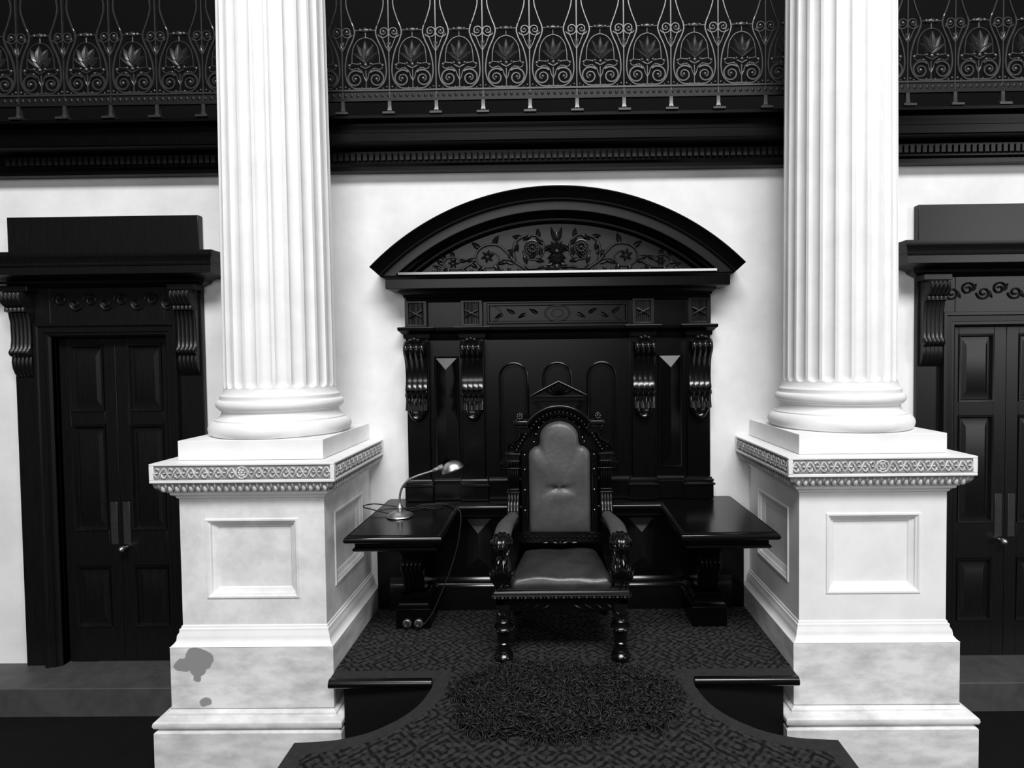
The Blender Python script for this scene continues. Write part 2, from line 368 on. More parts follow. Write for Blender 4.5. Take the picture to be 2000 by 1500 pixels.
# ------------------------------------------------------------------ pedestals and columns
PI_, PO, PF = 1.183, 1.911, -.725
PROF = [(.098,-.52),(.098,-.275),(.094,-.27),(.080,-.262),(.086,-.258),(.098,-.25),(.103,-.236),(.100,-.222),(.09,-.213),(.078,-.208),(.062,-.206),(.062,-.196),(.05,-.19),(.045,-.183)]
PROF2 = [(.044,.128),(.040,.130),(.030,.140),(.022,.152),(.021,.165),(.019,.178),(.012,.190),(.012,.205),(.006,.208),(.005,.218),(0,.222)]
PROF3 = [(0,.862),(.008,.868),(.010,.876),(.020,.884),(.028,.888),(.028,.898),(.038,.902),(.040,.91)]
PROF4 = [(.040,.908),(.052,.912),(.066,.922),(.074,.936),(.078,.952),(.080,.958)]
for s in (-1, 1):
    side = 'left' if s < 0 else 'right'
    fx = lambda a, b, h: (s*a, b, h)
    # outline: travel so that 'left of travel' points outwards
    path = [(PI_, 0), (PI_, PF), (PO, PF), (PO, 0)]
    path = path[::-1]  # from outer back round the front to the inner back
    pd = root('pedestal', (s*1.547, -.36, -.52),
              ('stained white stone pedestal left of the chair, grey damp patch on its plinth' if s < 0 else 'clean white stone pedestal right of the chair, no damp patch'), 'pedestal', 'column pedestals')
    def mo(prof): 
        m = MB().mould([(x, y) for x, y in path[::-1]], [(-o, h) for o, h in prof], fx); return m
    mo(PROF).build('base_moulding', STAINED, pd, 35)
    MB().box(s*(PI_-.044), s*(PO+.044), PF-.042, -.002, -.185, .128).build('plinth_block', PATCHED if s < 0 else STAINED, pd, 30, .003)
    m = mo(PROF2); m.build('plinth_moulding', STONE, pd, 35)
    # dado: three panelled faces
    def panel(fn, a0, a1, b0, b1, A0, A1, B0, B1):
        m = MB(); i = .0
        rs = [(a0, a1, b0, b1, 0), (A0, A1, B0, B1, 0)]
        for d, h in ((.004, .006), (.012, .006), (.018, -.002), (.024, -.004), (.026, -.014), (.040, -.020), (.046, -.022), (.052, -.028), (.056, -.028)):
            rs.append((A0+d, A1-d, B0+d, B1-d, h))
        return m.rings(fn, rs)
    dd = panel(lambda a, b, h: (s*a, PF-h, b), PI_, PO, .218, .866, 1.315, 1.784, .355, .761)
    dd.add(panel(lambda a, b, h: (s*(PI_-h), a, b), PF, -.001, .218, .866, -.60, -.148, .365, .76).v, panel(lambda a, b, h: (0, 0, 0), 0, 1, 0, 1, .1, .9, .1, .9).f)
    dd.add(panel(lambda a, b, h: (s*(PO+h), a, b), PF, -.001, .218, .866, -.60, -.148, .365, .76).v, panel(lambda a, b, h: (0, 0, 0), 0, 1, 0, 1, .1, .9, .1, .9).f)
    dd.build('panelled_dado', AGED if s < 0 else STONE, pd, 25)
    mo(PROF3).build('bed_moulding', STONE, pd, 35)
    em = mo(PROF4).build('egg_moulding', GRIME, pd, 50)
    ef = MB().ell((0, 0, 0), .0125, .014, .024, 10, 7)
    for q in (-1, 1): ef.tube([(q*.0155, .006-.022*math.sin(t_*PI/2), -.020+.044*t_) for t_ in (0, .35, .7, 1)], .0024, 4)
    efm = ef.mesh('egg', CARVED, 60)
    for k in range(24):
        put('egg', efm, em, (s*(PI_-.05+(PO-PI_+.1)*(k+.5)/24), PF-.062, .932))
        put('egg', efm, em, (s*(PI_-.062), PF-.05+(-PF+.04)*(k+.5)/24, .932), (0, 0, -s*PI/2))
    oc = .088
    CB, CT = .958, 1.053
    cap = MB().box(s*(PI_-oc+.008), s*(PO+oc-.008), PF-oc+.008, -.003, CB+.001, CT-.001)
    ft, fb = 1.042, .972
    for (za, zb) in ((CB, fb), (ft, CT)):
        cap.box(s*(PI_-oc), s*(PO+oc), PF-oc, -.002, za, zb)
    for xa, xb in ((PI_-oc, PI_-oc+.022), (PO+oc-.022, PO+oc)):
        cap.box(s*xa, s*xb, PF-oc, PF-oc+.022, fb, ft)
        cap.box(s*xa, s*xb, -.022, -.002, fb, ft)
    cap.build('cap_slab', STONE, pd, 30, .0025)
    # interlaced frieze, front and inner side
    def frieze(fn, ln):
        m = MB(); n = max(3, int(round(ln/.066))); per = ln/n; hz = (ft+fb)/2; am = .023
        for ph in (0, PI):
            pts = []
            for i in range(n*14+1):
                t = i/14*per; pts.append(fn(t, .003+.003*math.cos(2*PI*t/per*2+ph), hz+am*math.sin(2*PI*t/per+ph)))
            m.tube(pts, .0042, 5)
        for i in range(n):
            for q in (-1, 1):
                c = ((i+.5)*per, hz+q*.017)
                if abs(c[0]-ln/2) < .03: continue
                m.ell(fn(c[0]+q*.008, .004, c[1]), .007, .007, .007, 6, 5)
                c2 = (i*per+per*.5+q*.02, hz)
                m.ell(fn(c2[0], .003, c2[1]), .0085, .0085, .0045, 6, 5)
        return m
    FA, FB_ = PI_-oc+.022, PO+oc-.022
    fl = frieze(lambda t, h, z: (s*(FA+t), PF-oc+.008-h, z), FB_-FA).build('frieze_carving', CARVED, pd, 60)
    ro = MB(); rosette(ro, s*(FA+FB_)/2, PF-oc+.004, (ft+fb)/2, .022, 8, .008)
    ro.tube(arc(s*(FA+FB_)/2, (ft+fb)/2, .028, 0, 2*PI, 20, PF-oc+.004), .004, 5); ro.build('rosette', CARVED, fl, 60)
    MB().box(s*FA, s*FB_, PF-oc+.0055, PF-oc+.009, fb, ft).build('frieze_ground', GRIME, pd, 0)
    fl = frieze(lambda t, h, z: (s*(PI_-oc+.008-h), PF-oc+.022+t, z), -PF+oc-.044).build('frieze_carving', CARVED, pd, 60)
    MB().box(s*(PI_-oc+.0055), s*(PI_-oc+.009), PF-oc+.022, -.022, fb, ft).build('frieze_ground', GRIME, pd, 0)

    # column: square plinth, attic base, fluted shaft
    cc = (s*1.547, -.368, .0015)
    c = root('column', (s*1.547, -.362, 1.053), 'tall white fluted column standing on the %s pedestal' % ('damp-patched left' if s < 0 else 'clean right'), 'column', 'fluted columns')
    MB().box(s*PI_, s*PO, PF+.001, -.001, 1.055, 1.1535).build('plinth', STONE, c, 30, .002)
    pr = [(.30,1.152),(.345,1.153),(.358,1.162),(.364,1.178),(.366,1.19),(.363,1.205),(.354,1.220),(.342,1.228),(.334,1.231),(.334,1.238),(.318,1.243),(.305,1.256),(.299,1.272),(.300,1.284),(.312,1.289),(.312,1.294),
          (.318,1.297),(.325,1.306),(.327,1.318),(.324,1.330),(.316,1.338),(.306,1.341),(.306,1.362),(.300,1.368),(.292,1.376),(.288,1.392),(.286,1.40)]
    MB().lathe(pr, cc, 72).build('attic_base', STONE, c, 40)
    zs = [1.398, 1.404, 1.408, 1.412, 1.418, 1.426, 1.436, 1.448, 1.47, 1.9, 2.4, 2.9, 3.4, 4.2]
    NF, NS = 24, 10; ls = []
    for z in zs:
        R = .286 - .018*max(0, (z-1.4)/2.8)**1.3
        zf = max(0, min(1, (z-1.404)/.034)); l = []
        for j in range(NF*NS):
            u = (j % NS)/NS; a = 2*PI*(j/(NF*NS)) + .05
            w = abs(u-.5)/.40; d = 0
            half = math.sqrt(max(0, 1-(1-zf)**2)) if zf < 1 else 1
            if half > 0 and w < half: d = .0165*math.sqrt(max(0, 1-(w/half)**2))*half
            l.append((cc[0]+(R-d)*math.cos(a), cc[1]+(R-d)*math.sin(a), z))
        ls.append(l)
    MB().loops(ls, True, True, True).build('fluted_shaft', STONE, c, 30)

# ------------------------------------------------------------------ doors
for s in (-1, 1):
    side = 'left' if s < 0 else 'right'
    d = root('door_1' if s < 0 else 'door_2', (s*2.775, 0, -.35), 'dark panelled double door with carved surround at the far %s' % side, kind='structure')
    m = MB(); m.box(s*2.19, s*DX0, -.03, 0, -.35, 2.03).box(s*DX1, s*3.36, -.03, 0, -.35, 2.03).box(s*DX0, s*DX1, -.03, 0, DTOP, 2.03)
    m.build('surround', WOODD, d, 30, .003)
    ap = [(DX0, -.35), (DX0, DTOP), (DX1, DTOP), (DX1, -.35)]
    m = MB().mould(ap, [(0, .034), (0, -.032), (.012, -.042), (.028, -.042), (.030, -.05), (.062, -.053), (.068, -.062), (.085, -.062), (.09, -.03)], lambda a, b, h: (s*a, h, b))
    m.build('architrave', WOODD, d, 30)
    cp = [(2.19, 0), (2.19, -.03), (3.36, -.03), (3.36, 0)]
    prof = [(0,2.01),(.02,2.02),(.05,2.035),(.055,2.048),(.06,2.05),(.085,2.06),(.145,2.072),(.15,2.075),(.15,2.118),(.155,2.122),(.158,2.132),(.152,2.137),(.155,2.15),(.165,2.17),(.17,2.18),(.17,2.205),(.0,2.228)]
    MB().mould(cp, [(-o, h) for o, h in prof], lambda a, b, h: (s*a, b, h)).build('cornice', WOODD, d, 30)
    MB().box(s*2.185, s*3.365, -.045, 0, 2.225, 2.446).build('blocking_slab', WOODD, d, 30, .004)
    for xc in (2.265, 3.285):
        MB().box(s*(xc-.085), s*(xc+.085), -.11, -.03, 1.985, 2.02).build('bracket_block', WOODD, d, 30, .003)
        pf = [(1.985,.075,.004),(1.975,.095,.012),(1.95,.102,.014),(1.915,.095,.012),(1.89,.07,.008),(1.885,.074,.008),(1.865,.074,.008),(1.86,.05,.004),(1.80,.038,.006),(1.70,.036,.006),(1.645,.042,.006),(1.635,.05,.008),(1.618,.058,.008),(1.60,.05,.006),(1.59,.034,.004),(1.56,.038,.006),(1.52,.032,.005),(1.49,.02,.003),(1.47,.006,.001)]
        MB().reeded(s*xc, .062, pf, 5, -.03).build('scroll_bracket', WOODD, d, 50)
    m = MB()
    for k in range(8):
        x = 2.40+k*.095
        m.tube([(s*x+s*p[0], -.034, p[2]) for p in spiral(0, 1.925 + (.012 if k % 2 else -.012), .042, .008, 0 if k % 2 else PI, 1.4, 22)], .006, 5)
        leaf(m, (s*(x+.03), 1.925), (PI*.35 if k % 2 else -PI*.35), .05, .014, -.032)
    m.build('frieze_carving', WOODD, d, 50)
    YL = .035
    for a0, a1, knob in ((DX0, 2.774, 1), (2.776, DX1, 0)):
        lf = MB().box(s*a0, s*a1, YL+.005, YL+.045, -.35, DTOP)
        # stiles and rails around three sunk panels with raised fields
        ps = [(1.245, 1.665), (.49, 1.16), (-.13, .265)]
        x0, x1 = a0+.062, a1-.075
        if not knob: x0, x1 = a0+.075, a1-.062
        lf.box(s*a0, s*x0, YL-.012, YL+.005, -.35, DTOP).box(s*x1, s*a1, YL-.012, YL+.005, -.35, DTOP)
        edges = [DTOP] + [e for p in ps for e in (p[1], p[0])] + [-.35]
        for k in range(0, len(edges), 2): lf.box(s*x0, s*x1, YL-.012, YL+.005, edges[k+1], edges[k])
        leafo = lf.build('door_leaf', WOODD, d, 30, .002)
        for (zb, zt) in ps:
            m = MB().rings(lambda a, b, h: (s*a, YL-h, b), [(x0, x1, zb, zt, .018), (x0+.01, x1-.01, zb+.01, zt-.01, .016), (x0+.018, x1-.018, zb+.018, zt-.018, -.002),
                (x0+.03, x1-.03, zb+.03, zt-.03, -.002), (x0+.05, x1-.05, zb+.07, zt-.07, .010)])
            m.build('door_panel', WOODD, leafo, 25)
        xk = 2.735 if knob else 2.815
        m = MB().box(s*(xk-.022), s*(xk+.022), YL-.016, YL-.012, .40, .67)
        m.build('push_plate', PORC if False else IRON, leafo, 30, .003)
        if knob:
            kb = MB().lathe([(.006, 0), (.010, .002), (.009, .03), (.016, .036), (.018, .045), (.018, .056), (.011, .064), (.004, .07)], (0, 0, 0), 16)
            kb.xf(lambda x, y, z: (s*xk+x, YL-.014-z, .385+y)); kb.build('knob', BRASS, leafo, 50)

# ------------------------------------------------------------------ overmantel
om = root('overmantel', (0, -.06, .66), 'tall black wooden overmantel with a carved segmental pediment behind the chair', 'overmantel')
MB().box(-.93, .93, -.035, 0, .681, 1.98).build('back_board', WOOD, om, 30)
# segmental pediment
R0 = 1.543; CZ0 = 1.003; TH = math.radians(45.2); YP = 0
def sweep(prof, th=TH, n=72):
    m = MB(); ls = []
    for i in range(n+1):
        a = -th+2*th*i/n; ls.append([((R0-r)*math.sin(a), y, CZ0+(R0-r)*math.cos(a)) for r, y in prof])
    return m.loops(ls, True, True, True)
sweep([(0,0),(0,-.205),(.006,-.208),(.012,-.205),(.020,-.196),(.036,-.188),(.052,-.180),(.060,-.176),(.060,-.170),(.070,-.168),(.072,-.163),(.080,-.160),(.080,0)]).build('raking_cornice', WOOD, om, 30)
sweep([(.080,0),(.080,-.160),(.086,-.158),(.128,-.158),(.132,-.154),(.132,0)], TH*.985).build('raking_fillet', WOODD, om, 30)
sweep([(.132,0),(.132,-.112),(.142,-.108),(.155,-.092),(.160,-.082),(.172,-.080),(.185,-.064),(.188,-.045),(.188,0)], TH*.96).build('raking_bed_moulding', WOOD, om, 30)
# tympanum
def seg(r, zb, n=40):
    th = math.acos((zb-CZ0)/r); return [(r*math.sin(-th+2*th*i/n), CZ0+r*math.cos(-th+2*th*i/n)) for i in range(n+1)]
MB().extr(seg(R0-.15, 2.03), lambda a, p, q: (p, a, q), -.05, 0).build('tympanum', WOODD, om, 30)
# horizontal cornice with a polished ledge
hp = [(.03,1.895),(.035,1.90),(.04,1.915),(.05,1.92),(.055,1.935),(.07,1.945),(.075,1.955),(.13,1.962),(.135,1.966),(.135,2.018),(.14,2.022),(.148,2.028),(.15,2.036),(.142,2.040)]
hpath = [(-.875, 0), (-.875, -.045), (.875, -.045), (.875, 0)]
MB().mould(hpath, [(-o, h) for o, h in hp], lambda a, b, h: (a, b, h)).build('cornice', WOOD, om, 30)
MB().extr([(-.187,2.038),(-.198,2.040),(-.1985,2.043),(-.1935,2.057),(-.186,2.060),(-.04,2.060),(-.04,2.038)], lambda a, p, q: (a, p, q), -.93, .93).build('ledge', WOODP, om, 8)
# carving in the tympanum
cv = MB(); YT = -.054
for s in (-1, 1):
    main = smooth_path([(s*.03, YT, 2.115), (s*.09, YT, 2.10), (s*.18, YT, 2.095), (s*.25, YT, 2.13), (s*.30, YT, 2.19), (s*.355, YT, 2.235), (s*.43, YT, 2.235), (s*.48, YT, 2.20), (s*.49, YT, 2.15), (s*.45, YT, 2.11), (s*.39, YT, 2.105), (s*.355, YT, 2.135), (s*.355, YT, 2.17), (s*.39, YT, 2.195), (s*.42, YT, 2.18)], 5)
    cv.tube(main, [.011-.006*i/len(main) for i in range(len(main))], 6)
    ring = smooth_path([(s*.25, YT, 2.13), (s*.262, YT, 2.19), (s*.25, YT, 2.25), (s*.20, YT, 2.285), (s*.13, YT, 2.29), (s*.085, YT, 2.25), (s*.078, YT, 2.20), (s*.10, YT, 2.16), (s*.15, YT, 2.145), (s*.19, YT, 2.165), (s*.205, YT, 2.20)], 5)
    cv.tube(ring, [.010-.005*i/len(ring) for i in range(len(ring))], 6)
    third = smooth_path([(s*.49, YT, 2.16), (s*.53, YT, 2.12), (s*.59, YT, 2.095), (s*.66, YT, 2.10), (s*.69, YT, 2.13), (s*.665, YT, 2.16), (s*.615, YT, 2.165), (s*.59, YT, 2.14), (s*.61, YT, 2.125)], 5)
    cv.tube(third, [.009-.004*i/len(third) for i in range(len(third))], 6)
    for t in (4, 12, 20, 27, 33, 40, 46, 52): 
        p = main[min(t, len(main)-1)]
        leaf(cv, (p.x, p.z), math.atan2(p.z-2.17, p.x-s*.4)+random.uniform(-.4, .4), .065, .019, YT, .014)
    for k in range(11):
        p = ring[6+k*4]; leaf(cv, (p.x, p.z), math.atan2(2.215-p.z, s*.165-p.x)+s*(.9 if k % 2 else 2.3), .058, .018, YT, .014)
    for k in range(7):
        p = third[4+k*5]; leaf(cv, (p.x, p.z), math.atan2(p.z-2.13, p.x-s*.62)+random.uniform(-.7, .7), .05, .016, YT, .012)
    for k in range(6):
        a = PI*2*k/6; leaf(cv, (s*.42+.008*math.cos(a), 2.168+.008*math.sin(a)), a+.4, .035, .011, YT, .010)
        leaf(cv, (s*.63+.006*math.cos(a), 2.13+.006*math.sin(a)), a, .026, .009, YT, .009)
    for x, z in ((.23, 2.085), (.29, 2.09), (.335, 2.085), (.44, 2.083), (.52, 2.083), (.56, 2.082), (.66, 2.08), (.72, 2.085), (.75, 2.078)):
        cv.ell((s*x, YT, z), .012, .010, .010)
    leaf(cv, (s*.30, 2.14), PI/2-s*1.9, .07, .016, YT, .011); leaf(cv, (s*.26, 2.12), PI/2-s*1.2, .08, .016, YT, .010); leaf(cv, (s*.7, 2.10), PI/2-s*1.3, .06, .012, YT, .009)
co = cv.build('tympanum_carving', WOODD, om, 60)
ct = MB()
for k in range(-3, 4): leaf(ct, (0, 2.195), PI/2+k*.50, .075-.006*abs(k), .017, YT-.003, .015)
for k in range(-3, 4): leaf(ct, (0, 2.185), -PI/2+k*.33, .10-.010*abs(k), .017, YT-.003, .015)
for s in (-1, 1):
    leaf(ct, (s*.012, 2.26), PI/2-s*.25, .085, .014, YT-.002, .012)
    leaf(ct, (s*.02, 2.10), PI/2-s*1.5, .06, .016, YT-.002, .012)
ct.ell((0, YT-.006, 2.19), .02, .016, .02); ct.ell((0, YT-.004, 2.285), .016, .012, .028); ct.ell((0, YT-.004, 2.098), .018, .012, .022)
ct.build('central_palmette', WOODD, co, 60)
for s in (-1, 1):
    m = MB(); rosette(m, s*.148, YT-.003, 2.215, .04, 12, .012); m.tube(arc(s*.148, 2.215, .046, 0, 2*PI, 24, YT), .005, 5); m.build('rosette', WOODD, co, 60)
# pilasters with fluted frieze blocks, capitals, scroll consoles and base blocks
def reeds_mesh():
    m = MB()
    for k in range(7): m.tube([(-.036+k*.012, 0, .0), (-.036+k*.012, 0, .148)], .0052, 6)
    return m
console_prof = [(1.655,.045,.0),(1.652,.06,.004),(1.645,.078,.008),(1.628,.094,.013),(1.605,.100,.014),(1.58,.093,.013),(1.56,.072,.010),(1.545,.060,.006),(1.53,.055,.003),(1.48,.042,.001),(1.43,.038,.001),(1.40,.042,.001),(1.372,.055,.002),(1.362,.062,.006),(1.356,.05,.002),(1.348,.052,.006),(1.338,.068,.012),(1.324,.066,.012),(1.316,.046,.004),(1.30,.044,.005),(1.27,.052,.006),(1.24,.060,.006)]
for xc in (-.856, -.519, .517, .853):
    s = 1 if xc > 0 else -1; outer = abs(xc) > .7
    p = MB().box(xc-.068, xc+.068, -.062, -.035, .80, 1.67).build('pilaster', WOOD, om, 30, .003)
    fbk = MB()
    fbk.rings(lambda a, b, h: (a, -.085-h, b), [(xc-.066, xc+.066, 1.745, 1.90, -.05), (xc-.066, xc+.066, 1.745, 1.90, 0), (xc-.045, xc+.045, 1.757, 1.888, 0), (xc-.043, xc+.043, 1.759, 1.886, -.012)])
    fb2 = fbk.build('frieze_block', WOODD, om, 30, .002)
    rm = reeds_mesh().xf(lambda x, y, z: (x*1.0+xc, -.073+y, 1.757+z*.88)); rm.build('reeding', WOODD, fb2, 60)
    rb = MB()
    for q in (-1, 1): rb.tube(smooth_path([(xc-q*.04, -.082, 1.842), (xc, -.090, 1.822), (xc+q*.04, -.082, 1.80)], 4), [(.006, .006)]*9, 6)
    rb.build('crossed_ribbon', WOODD, fb2, 60)
    cpth = [(xc-.068, -.02), (xc-.068, -.062), (xc+.068, -.062), (xc+.068, -.02)]
    MB().mould(cpth, [(-o, h) for o, h in [(0,1.66),(.002,1.672),(.012,1.676),(.014,1.70),(.020,1.703),(.030,1.715),(.040,1.722),(.042,1.738),(.04,1.742),(0,1.746)]], lambda a, b, h: (a, b, h)).build('capital', WOOD, om, 30)
    cs = MB().reeded(xc, .064, console_prof, 4, -.06).build('scroll_console', WOODP, om, 50)
    lo = MB()
    # rounded lower end with a leaf lip
    lo.loops([[(xc+.052*math.cos(a)*w, -.062-d-.045*math.sin(PI*(i/16))*0, 1.245-.075*math.sin(a)*w) for i, a in enumerate([PI*k/16 for k in range(17)])] for w, d in ((1, 0), (1, .03), (.95, .04), (.85, .044), (.8, .036), (.55, .03))], True, False, True)
    lo.tube([(xc+.05*math.cos(a), -.098, 1.212-.018*math.sin(a)+.02) for a in [PI*k/12 for k in range(13)]], .007, 6)
    lo.build('console_end', WOODP, cs, 50)
    lf = MB()
    for k in range(-2, 3): leaf(lf, (xc+k*.02, 1.312), -PI/2+k*.10, .065, .012, -.108, .010)
    lf.build('leaf', WOODP, cs, 60)
    tl = MB()
    for k in (-1, 0, 1): tl.ell((xc+k*.022, -.135, 1.668-abs(k)*.006), .016, .018, .012)
    tl.build('top_leaf', WOODP, cs, 60)
# frieze between the pilaster blocks
MB().box(-.93, .93, -.055, -.03, 1.735, 1.92).build('frieze', WOOD, om, 30)
fr = MB(); YF = -.056
fr.rings(lambda a, b, h: (a, YF-h, b), [(-.43, .43, 1.755, 1.885, 0), (-.425, .425, 1.76, 1.88, .008), (-.415, .415, 1.77, 1.87, .008), (-.41, .41, 1.775, 1.865, 0)])
fr.tube([(.075*math.cos(a), YF, 1.82+.045*math.sin(a)) for a in [2*PI*k/32 for k in range(32)]], .006, 6, closed=True)
fr.tube([(.035*math.cos(a), YF, 1.82+.025*math.sin(a)) for a in [2*PI*k/24 for k in range(24)]], .004, 6, closed=True)
for s in (-1, 1):
    fr.tube(arc(s*.385, 1.82, .04, PI/2, PI/2+s*PI, 14, YF), .004, 6)
    for k in range(4): leaf(fr, (s*(.12+.07*k), 1.82), (0 if s > 0 else PI)+(.5 if k % 2 else -.5), .06, .014, YF, .008)
fr.build('frieze_panel', WOOD, om, 40)
# moulding under the frieze running between the capitals
for a0, a1 in ((-.78, -.595), (-.44, .44), (.595, .78)):
    MB().extr([(-.034,1.66),(-.042,1.672),(-.046,1.70),(-.06,1.712),(-.072,1.722),(-.074,1.738),(-.034,1.745)], lambda a, p, q: (a, p, q), a0, a1).build('string_moulding', WOOD, om, 30)
# three round-headed panels
def archloop(xc, hw, zb, zt, y, n=16):
    zc = zt-hw; return [(xc-hw, y, zb), ] + [(xc-hw*math.cos(PI*i/n), y, zc+hw*math.sin(PI*i/n)) for i in range(n+1)] + [(xc+hw, y, zb)]
for xc in (-.272, -.005, .267):
    m = MB(); L_ = []
    for d, y in ((-.002, -.035), (0, -.044), (.006, -.047), (.012, -.044), (.014, -.037), (.020, -.037), (.022, -.043), (.027, -.043), (.030, -.026), (.032, -.018)):
        L_.append(archloop(xc, .091-d, .86+d, 1.524-d, y))
    m.loops(L_, True, False, True).build('arched_panel', WOOD, om, 50)
# pointed prism panels between the paired pilasters
for s in (-1, 1):
    xc = s*.684; w = .064; zb, zt = .88, 1.553; yb = -.036
    MB().rings(lambda a, b, h: (a, yb-h, b), [(xc-w-.012, xc+w+.012, zb-.012, zt+.012, 0), (xc-w-.008, xc+w+.008, zb-.008, zt+.008, .006), (xc-w, xc+w, zb, zt, .004)]).build('prism_frame', WOOD, om, 30)
    vs = [(xc-w, yb-.004, zb), (xc+w, yb-.004, zb), (xc+w, yb-.004, zt), (xc-w, yb-.004, zt), (xc, yb-.036, zb+.07), (xc, yb-.036, zt-.07)]
    MB().add(vs, [(0, 4, 5, 3), (1, 2, 5, 4), (3, 5, 2), (0, 1, 4)]).build('prism_panel', WOOD, om, 0)
# base blocks and plinth of the overmantel
MB().box(-.93, .93, -.055, 0, .681, .785).build('plinth', WOOD, om, 30, .002)
for a0, a1 in ((-.765, -.60), (-.43, .43), (.60, .765)):
    MB().extr([(-.03,.785),(-.062,.785),(-.064,.792),(-.058,.797),(-.064,.802),(-.063,.808),(-.05,.815),(-.03,.816)], lambda a, p, q: (a, p, q), a0, a1).build('base_moulding', WOODP, om, 40)
for xc in (-.855, -.516, .513, .852):
    b = MB().box(xc-.085, xc+.085, -.085, -.02, .681, .772).build('base_block', WOOD, om, 30, .002)
    pth = [(xc-.075, -.02), (xc-.075, -.075), (xc+.075, -.075), (xc+.075, -.02)]
    MB().mould(pth, [(-o, h) for o, h in [(.01,.765),(.018,.768),(.019,.775),(.015,.780),(.007,.783),(.007,.789),(.012,.793),(.012,.799),(.004,.804),(.002,.812),(-.01,.816)]], lambda a, b_, h: (a, b_, h)).build('block_moulding', WOODP, b, 40)

# ------------------------------------------------------------------ U-shaped console table
tb = root('console_table', (0, -.4, 0), 'black polished wooden table with two forward wings either side of the chair', 'table')
TZ = .678
half = [(1.075, -.001), (1.075, -.775), (.588, -.775), (.598, -.165)]
up_ = half + [(-x, y) for x, y in half[::-1]]
eb = [(0, .638), (.004, .640), (.010, .645), (.014, .654), (.012, .664), (.006, .672), (0, .676), (-.003, .672), (-.007, .673), (-.010, .678)]
upath = [(-1.061, -.001), (-1.061, -.761), (-.602, -.761), (-.612, -.151), (.612, -.151), (.602, -.761), (1.061, -.761), (1.061, -.001)]
MB().extr([(p[0]*1.0, p[1]) for p in [(-1.052, -.001), (-1.052, -.752), (-.611, -.752), (-.621, -.142), (.621, -.142), (.611, -.752), (1.052, -.752), (1.052, -.001)]], fz, .64, TZ).build('table_top', TABLE, tb, 30)
MB().mould(upath, [(-o, h) for o, h in eb], lambda a, b, h: (a, b, h)).build('edge_moulding', WOODP, tb, 50)
apath = [(-1.03, -.002), (-1.03, -.735), (-.63, -.735), (-.64, -.13), (.64, -.13), (.63, -.735), (1.03, -.735), (1.03, -.002)]
ap = [(0, .59), (.004, .592), (.010, .598), (.010, .604), (.004, .610), (0, .612), (0, .630), (.006, .634), (.010, .64)]
m = MB().mould(apath, [(-o, h) for o, h in ap], lambda a, b, h: (a, b, h)); m.build('apron', WOOD, tb, 40)
for s in (-1, 1):
    MB().box(s*.64, s*1.02, -.725, -.01, .588, .60).build('soffit', WOOD, tb, 30)
    # bracket support on a stepped block
    sp = root('x', (0, 0, 0)); bpy.data.objects.remove(sp)
    b = MB().box(s*.75, s*.95, -.312, -.05, 0, .115).build('support_block', WOOD, tb, 30, .003)
    pth = [(.775, -.05), (.775, -.287), (.925, -.287), (.925, -.05)]
    MB().mould(pth, [(-o, h) for o, h in [(.022,.115),(.022,.122),(.012,.130),(.008,.14),(.008,.15),(.016,.154),(.016,.162),(0,.172),(0,.19)]], lambda a, b_, h: (s*a, b_, h)).build('support_moulding', WOOD, b, 40)
    pf = [(.185,.0,.0),(.19,.20,.004),(.25,.215,.006),(.30,.23,.008),(.335,.26,.010),(.365,.275,.012),(.395,.265,.012),(.41,.25,.006),(.44,.27,.004),(.48,.33,.004),(.52,.43,.004),(.55,.52,.006),(.57,.56,.010),(.59,.55,.006)]
    MB().reeded(s*.85, .062, pf, 5, -.06).build('bracket', WOOD, tb, 50)
# panelled back below the middle strip
MB().box(-1.13, 1.13, -.05, 0, .003, .60).build('back_panel', WOOD, tb, 30)
bpth = [(-1.05, -.05), (-.75, -.05), (-.75, -.07), (.75, -.07), (.75, -.05), (1.05, -.05)]
MB().mould([(-1.05, -.05), (1.05, -.05)], [(-o, h) for o, h in [(.02,0),(.02,.135),(.026,.138),(.026,.146),(.014,.156),(.012,.165),(.02,.168),(.02,.177),(.008,.186),(0,.20)]], lambda a, b, h: (a, b, h)).build('base_moulding', WOODP, tb, 40)
MB().extr([(-.05,.585),(-.125,.60),(-.125,.606),(-.05,.612)], lambda a, p, q: (a, p, q), -.64, .64).build('strip_moulding', WOODP, tb, 30)
for s in (-1, 1):
    xc = s*.5; w = .075; zb, zt = .25, .56; yb = -.05
    vs = [(xc-w, yb, zb), (xc+w, yb, zb), (xc+w, yb, zt), (xc-w, yb, zt), (xc, yb-.035, zb+.08), (xc, yb-.035, zt-.08)]
    MB().add(vs, [(0, 4, 5, 3), (1, 2, 5, 4), (3, 5, 2), (0, 1, 4)]).build('prism_panel', WOODD, tb, 0)

# ------------------------------------------------------------------ chair
ch = root('speakers_chair', (0, -.45, 0), 'high-backed carved wooden chair upholstered in worn dark leather', 'chair')
legp = [(.030,0),(.042,.003),(.048,.014),(.049,.026),(.045,.036),(.036,.041),(.034,.046),(.038,.050),(.038,.054),(.031,.060),(.031,.088),(.035,.092),(.036,.097),(.032,.102),(.034,.11),(.037,.15),(.040,.160),(.049,.164),(.053,.172),(.050,.180),(.040,.186),(.032,.190),(.031,.20),(.039,.204),(.040,.210),(.036,.215),(.033,.222)]
lmh = MB().lathe(legp, (0, 0, 0), 24)
for k in range(12):
    a = 2*PI*k/12; lmh.ell((.052*math.cos(a), .052*math.sin(a), .172), .006, .006, .005, 6, 5)
lmh.box(-.034, .034, -.034, .034, .222, .30)
lgm = lmh.mesh('leg', WOODP, 40)
lc = MB()
for q in (-1, 1):
    leaf(lc, (0, .245), PI/2-q*.8, .045, .012, -.035, .008); leaf(lc, (0, .262), -PI/2+q*.9, .03, .01, -.035, .008)
